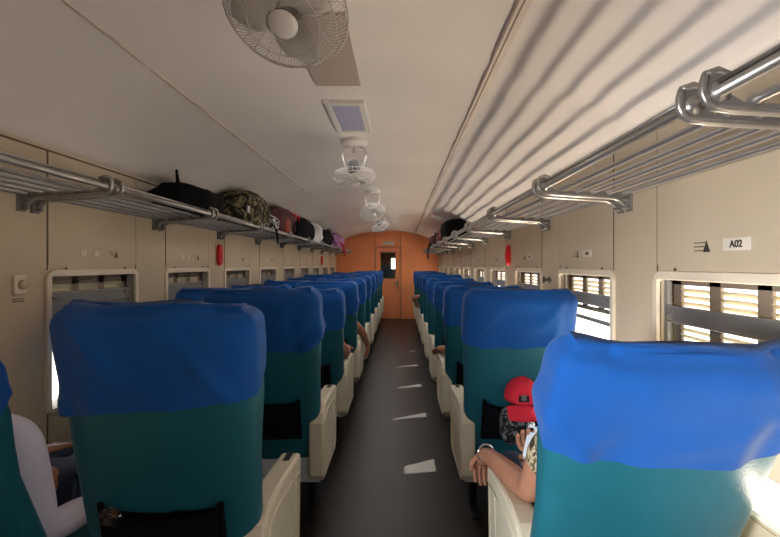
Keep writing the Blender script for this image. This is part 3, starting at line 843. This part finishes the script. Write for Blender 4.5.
def person(loc, label, lean, J, shirt, skin, sleeve='short', hair=M['hair'], bare_leg=False):
    """J: joints in world coordinates for both arms; the rest follows the seat"""
    t = empty('person', loc, label, 'person')
    o0 = Vector(loc); th = math.radians(lean)
    def W(p): return Vector(p)-o0
    x = loc[0]; py = loc[1]
    def B(dx, l, b): # point against the backrest (l along it, b in front of it)
        q = back_pt(dx, b, l, th); return Vector((q.x, q.y, q.z))
    V = []; E = []; R = []; idx = {}
    def add(n, p, r, par=None):
        idx[n] = len(V); V.append(Vector(p)); R.append(r)
        if par: E.append((idx[par], idx[n]))
    add('pelvis', (0, .21, .56), (.125, .105))
    add('waist', B(0, .22, .165), (.118, .092), 'pelvis')
    add('chest', B(0, .35, .165), (.132, .095), 'waist')
    add('upper', B(0, .44, .16), (.105, .078), 'chest')
    add('neck', B(0, .505, .175), .050, 'upper')
    hb = B(0, .505, .175)
    add('skull', hb+Vector((0, .02, .075)), (.068, .078), 'neck')
    add('crown', hb+Vector((0, .018, .135)), (.060, .070), 'skull')
    fingers = []
    for sd in ('L', 'R'):
        sx = -1 if sd == 'L' else 1
        add('sh'+sd, B(sx*.175, .425, .155), .056, 'upper')
        add('ua'+sd, B(sx*.175, .425, .155)*.45+W(J['el'+sd])*.55, .048, 'sh'+sd)
        add('el'+sd, W(J['el'+sd]), .043, 'ua'+sd)
        fm = (W(J['el'+sd])*.6+W(J['wr'+sd])*.4)
        add('fa'+sd, fm, .043, 'el'+sd)
        add('wr'+sd, W(J['wr'+sd]), .029, 'fa'+sd)
        w = W(J['wr'+sd]); dd = Vector(J['hd'+sd]).normalized(); nn = Vector(J['hn'+sd]); nn = (nn-dd*nn.dot(dd)).normalized(); lat = dd.cross(nn)
        add('pa'+sd, w+dd*.045, (.030, .017), 'wr'+sd)
        curl = J.get('curl', .5)
        for f, (off, ln) in enumerate(((-.030, .068), (-.010, .078), (.010, .073), (.029, .058))):
            kp = w+dd*.082+lat*off
            add('k%d%s' % (f, sd), kp, .0105, 'pa'+sd)
            ang = curl*(.5+.12*f); p = kp; prev = 'k%d%s' % (f, sd)
            for q, fr in enumerate((.45, .32, .23)):
                p = p+(dd*math.cos(ang)+nn*math.sin(ang))*ln*fr
                add('f%d%d%s' % (f, q, sd), p, .0092-.001*q, prev); prev = 'f%d%d%s' % (f, q, sd); ang += curl*.75
        ts = J.get('thumb'+sd, -1)
        tb = w+dd*.028+lat*ts*.028
        add('t0'+sd, tb, .012, 'pa'+sd)
        add('t1'+sd, tb+(dd*.6+lat*ts*.7+nn*.3).normalized()*.032, .0105, 't0'+sd)
        add('t2'+sd, tb+(dd*.6+lat*ts*.7+nn*.3).normalized()*.032+(dd*.85+nn*.4).normalized()*.026, .0085, 't1'+sd)
        add('hip'+sd, (sx*.09, .27, .545), .082, 'pelvis')
        kx, ky, kz = J.get('kn'+sd, (sx*.13, .62, .56))
        add('kn'+sd, (kx, ky, kz), .056, 'hip'+sd)
        add('ca'+sd, (kx, ky+.035, kz*.62), .050, 'kn'+sd)
        add('an'+sd, (kx, ky+.04, .10), .034, 'ca'+sd)
        add('fo'+sd, (kx, ky+.13, .045), (.038, .026), 'an'+sd)
        add('to'+sd, (kx, ky+.20, .035), (.034, .020), 'fo'+sd)
    body = skin_mesh('body', V, E, R, 0, skin, t)
    def sub(name, keys, grow, m, extra=None):
        kk = list(keys); mp = {k: i for i, k in enumerate(kk)}
        vs = [V[idx[k]] for k in kk]; rs = []
        for k in kk:
            r = R[idx[k]]; r = r if isinstance(r, tuple) else (r, r)
            rs.append((r[0]+grow, r[1]+grow))
        es = [(mp[a], mp[b]) for a, b in [(ka, kb) for ka in kk for kb in kk if (idx[ka], idx[kb]) in E]]
        return skin_mesh(name, vs, es, rs, 0, m, t)
    # sleeve ends: insert a mid upper arm or reach the wrist
    tops = ['pelvis', 'waist', 'chest', 'upper', 'shL', 'shR', 'uaL', 'uaR']
    if sleeve == 'long': tops += ['elL', 'elR', 'faL', 'faR', 'wrL', 'wrR']
    sub('shirt', tops, .014, shirt)
    sub('trousers', ['pelvis', 'hipL', 'hipR', 'knL', 'knR', 'caL', 'caR', 'anL', 'anR'], .013, M['jeans'])
    hc = hb+Vector((0, .02, .105))
    bm = bm_new(); blob(bm, hc+Vector((0, -.02, .028)), (.080, .086, .078), 2.2, 24, 14, wob=.06, seed=2); obj('hair', bm, hair, t, smooth=True)
    fy = hc.y+.083
    bm = bm_new(); blob(bm, (0, fy+.006, hc.z-.035), (.013, .018, .024), 2, 12, 8); blob(bm, (0, fy-.006, hc.z-.072), (.026, .010, .009), 2, 12, 8)
    for sx in (-1, 1): blob(bm, (sx*.080, hc.y-.005, hc.z-.03), (.010, .018, .030), 2, 12, 8)
    obj('face_features', bm, skin, t, smooth=True)
    for sx in (-1, 1):
        bm = bm_new(); blob(bm, (sx*.030, fy-.008, hc.z-.012), (.012, .010, .008), 2, 12, 8); obj('eye', bm, M['eye'], t, smooth=True)
    for sx, kk in ((-1, 'L'), (1, 'R')):
        bm = bm_new(); f = V[idx['fo'+kk]]; blob(bm, (f.x, f.y+.02, .04), (.048, .13, .042), 3, 20, 10, flat=.9); obj('shoe', bm, M['armdark'], t, smooth=True)
    return t, V, idx
def seat_y(k): return 1.42+SP*k
# man by the left window in a white long-sleeved shirt
person((-1.345, seat_y(0), 0), 'person in a lavender-white long-sleeved shirt on the nearest left window seat', 25,
       dict(elL=(-1.54, 1.55, .68), wrL=(-1.42, 1.77, .655), hdL=(.25, .9, .05), hnL=(0, 0, -1),
            elR=(-1.14, 1.43, .55), wrR=(-1.09, 1.64, .54), hdR=(-.15, .9, -.1), hnR=(0, 0, -1), thumbL=1, curl=.5), M['shirtwhite'], M['skin'], 'long')
pt, V, ix = person((.60, seat_y(0)-.10, 0), 'person in a patterned short-sleeved shirt with a bracelet, arm over the nearest right armrest', 22.5,
       dict(elL=(.405, 1.40, .695), wrL=(.325, 1.735, .680), hdL=(-.05, .45, -.9), hnL=(.2, -.9, -.3),
            elR=(.66, 1.50, .64), wrR=(.495, 1.62, .675), hdR=(-.40, .15, .9), hnR=(.3, -.9, .1), thumbL=1, thumbR=-1, curl=.5), M['shirtpat'], M['skinl'], 'short')
br = None
bm = bm_new()
w = V[ix['wrL']]; f = V[ix['faL']]; dd = (w-f).normalized(); mx = align(dd, w-dd*.012)
tube(bm, [mx @ Vector((.031*math.cos(2*PI*i/24), .031*math.sin(2*PI*i/24), .003*math.sin(i*3))) for i in range(24)], .0045, 6, closed=True)
b_ = obj('bracelet', bm, M['chrome'], pt, smooth=True); b_['label'] = 'silver beaded bracelet'
ph = empty('mobile_phone', (.480, 1.60, .750), 'pale blue-white phone held up by the person on the nearest right seat', 'phone')
ph.rotation_euler = (math.radians(-22), math.radians(12), math.radians(-18))
bm = bm_new(); box(bm, -.036, .036, -.0045, .0045, -.072, .072); obj('phone_body', bm, M['phone'], ph, bevel=.006)
bm = bm_new(); box(bm, -.032, .032, .0045, .0052, -.066, .066); obj('screen', bm, M['armdark'], ph)
bm = bm_new(); lathe(bm, [(.008,0),(.008,.002),(0,.002)], 12, Matrix.Translation((-.022, -.0045, .055)) @ Matrix.Rotation(PI/2, 4, 'X')); obj('camera_lens', bm, M['armdark'], ph)
person((-.695, seat_y(2), 0), 'person in a pink top on the third-row left aisle seat, elbow showing', 25,
       dict(elL=(-.88, seat_y(2)+.15, .70), wrL=(-.80, seat_y(2)+.38, .66), hdL=(.2, .9, 0), hnL=(0, 0, -1),
            elR=(-.425, seat_y(2)+.03, .72), wrR=(-.45, seat_y(2)+.30, .705), hdR=(-.1, .9, -.05), hnR=(0, 0, -1), thumbL=1, curl=.4), M['pink'], M['skinl'])
person((-.695, seat_y(3), 0), 'person in navy check top, fourth-row left aisle seat, forearm hanging into aisle', 22,
       dict(elL=(-.88, seat_y(3)+.15, .70), wrL=(-.80, seat_y(3)+.38, .66), hdL=(.2, .9, 0), hnL=(0, 0, -1),
            elR=(-.39, seat_y(3)+.06, .73), wrR=(-.345, seat_y(3)+.24, .56), hdR=(0, .3, -.9), hnR=(-1, 0, 0), thumbL=1, curl=.4), M['navygrey'], M['skin'])
person((.60, seat_y(2), 0), 'person in a dark top on the third-row right seat, hand on the aisle armrest', 21,
       dict(elL=(.385, seat_y(2)+.06, .72), wrL=(.34, seat_y(2)+.28, .70), hdL=(-.2, .9, -.25), hnL=(0, -.2, -1),
            elR=(.80, seat_y(2)+.15, .70), wrR=(.70, seat_y(2)+.38, .66), hdR=(-.2, .9, 0), hnR=(0, 0, -1), thumbL=1, curl=.5), M['darkshirt'], M['skin'])
person((.60, seat_y(6), 0), 'person in a red top far down the right side, elbow leaning into the aisle', 21,
       dict(elL=(.22, seat_y(6)-.04, .85), wrL=(.30, seat_y(6)+.2, .72), hdL=(.1, .9, -.3), hnL=(0, -.2, -1),
            elR=(.80, seat_y(6)+.15, .70), wrR=(.70, seat_y(6)+.38, .66), hdR=(-.2, .9, 0), hnR=(0, 0, -1), thumbL=1, curl=.5), M['maroon'], M['skin'])

# ------------------------------------------------------------------ outside
bm = bm_new(); box(bm, -30, 30, -20, 40, -1.1, -1.0); struct('ground', bm, M['ground'])
bm = bm_new(); box(bm, 1.55, 7, -12, 30, -1.0, .10); struct('platform', bm, M['platform'])
bm = bm_new(); box(bm, 2.25, 2.62, -12, 30, .10, .104); struct('trim_3', bm, M['stripe'])

# ------------------------------------------------------------------ light
world = bpy.data.worlds.new('sky'); bpy.context.scene.world = world; world.use_nodes = True
nt = world.node_tree; bg = nt.nodes['Background']
bg.inputs['Color'].default_value = (.95, .97, 1, 1); bg.inputs['Strength'].default_value = 2.6
def light(name, kind, loc, energy, col, **kw):
    l = bpy.data.lights.new(name, kind); l.energy = energy; l.color = col
    for k, v in kw.items(): setattr(l, k, v)
    o = bpy.data.objects.new(name, l); C.objects.link(o); o.location = loc; return o
s = light('sun', 'SUN', (6, 3, 7), 38, (1, .93, .82), angle=.009)
d = Vector((-1, -.19, -1.0)); s.rotation_euler = d.to_track_quat('-Z', 'Y').to_euler()
# sun thrown up from the bright right window sill through the rack bars
a = light('sill_bounce', 'AREA', (.968, 4.3, .76), 19, (1, .84, .66), shape='RECTANGLE', size=.05, size_y=6.6, spread=math.radians(105))
d = Vector((-.36, 0, 1)); a.rotation_euler = (0, math.atan2(-d.x, -d.z) , 0)
a.rotation_euler = (PI, 0, 0); a.rotation_euler = Matrix.Rotation(PI-math.radians(10), 3, 'Y').to_euler()
# added fill lamp under the ceiling, brightens the saloon
f = light('saloon_fill', 'AREA', (-.3, 6.8, 2.18), 26, (1, .95, .91), shape='RECTANGLE', size=.5, size_y=8.4)

# daylight from the open right window just behind the viewpoint
g = light('window_daylight', 'AREA', (1.35, -.75, 1.15), 18, (1, .97, .92), shape='RECTANGLE', size=.6, size_y=.5)
g.rotation_euler = Vector((-1, .55, -.12)).to_track_quat('-Z', 'Z').to_euler()
g2 = light('near_seat_fill', 'AREA', (-1.62, -.72, 1.06), 17, (.95, .98, 1), shape='RECTANGLE', size=.6, size_y=.5, spread=math.radians(48))  # added lamp inside the left wall, brightens the nearest right seat
g2.rotation_euler = Vector((2.4, 1.75, -.1)).to_track_quat('-Z', 'Z').to_euler()
# ------------------------------------------------------------------ camera
cam = bpy.data.cameras.new('camera'); co = bpy.data.objects.new('camera', cam); C.objects.link(co)
co.location = (0, 0, EYE); co.rotation_euler = (PI/2, 0, 0)
cam.sensor_width = 36; cam.lens = 36*450/780; cam.shift_x = -10/780; cam.shift_y = -3.5/780; cam.clip_start = .02
bpy.context.scene.camera = co
sc = bpy.context.scene
sc.view_settings.view_transform = 'Filmic' if False else 'Standard'
sc.view_settings.look = 'None'
sc.view_settings.exposure = 0
sc.cycles.max_bounces = 10; sc.cycles.diffuse_bounces = 6
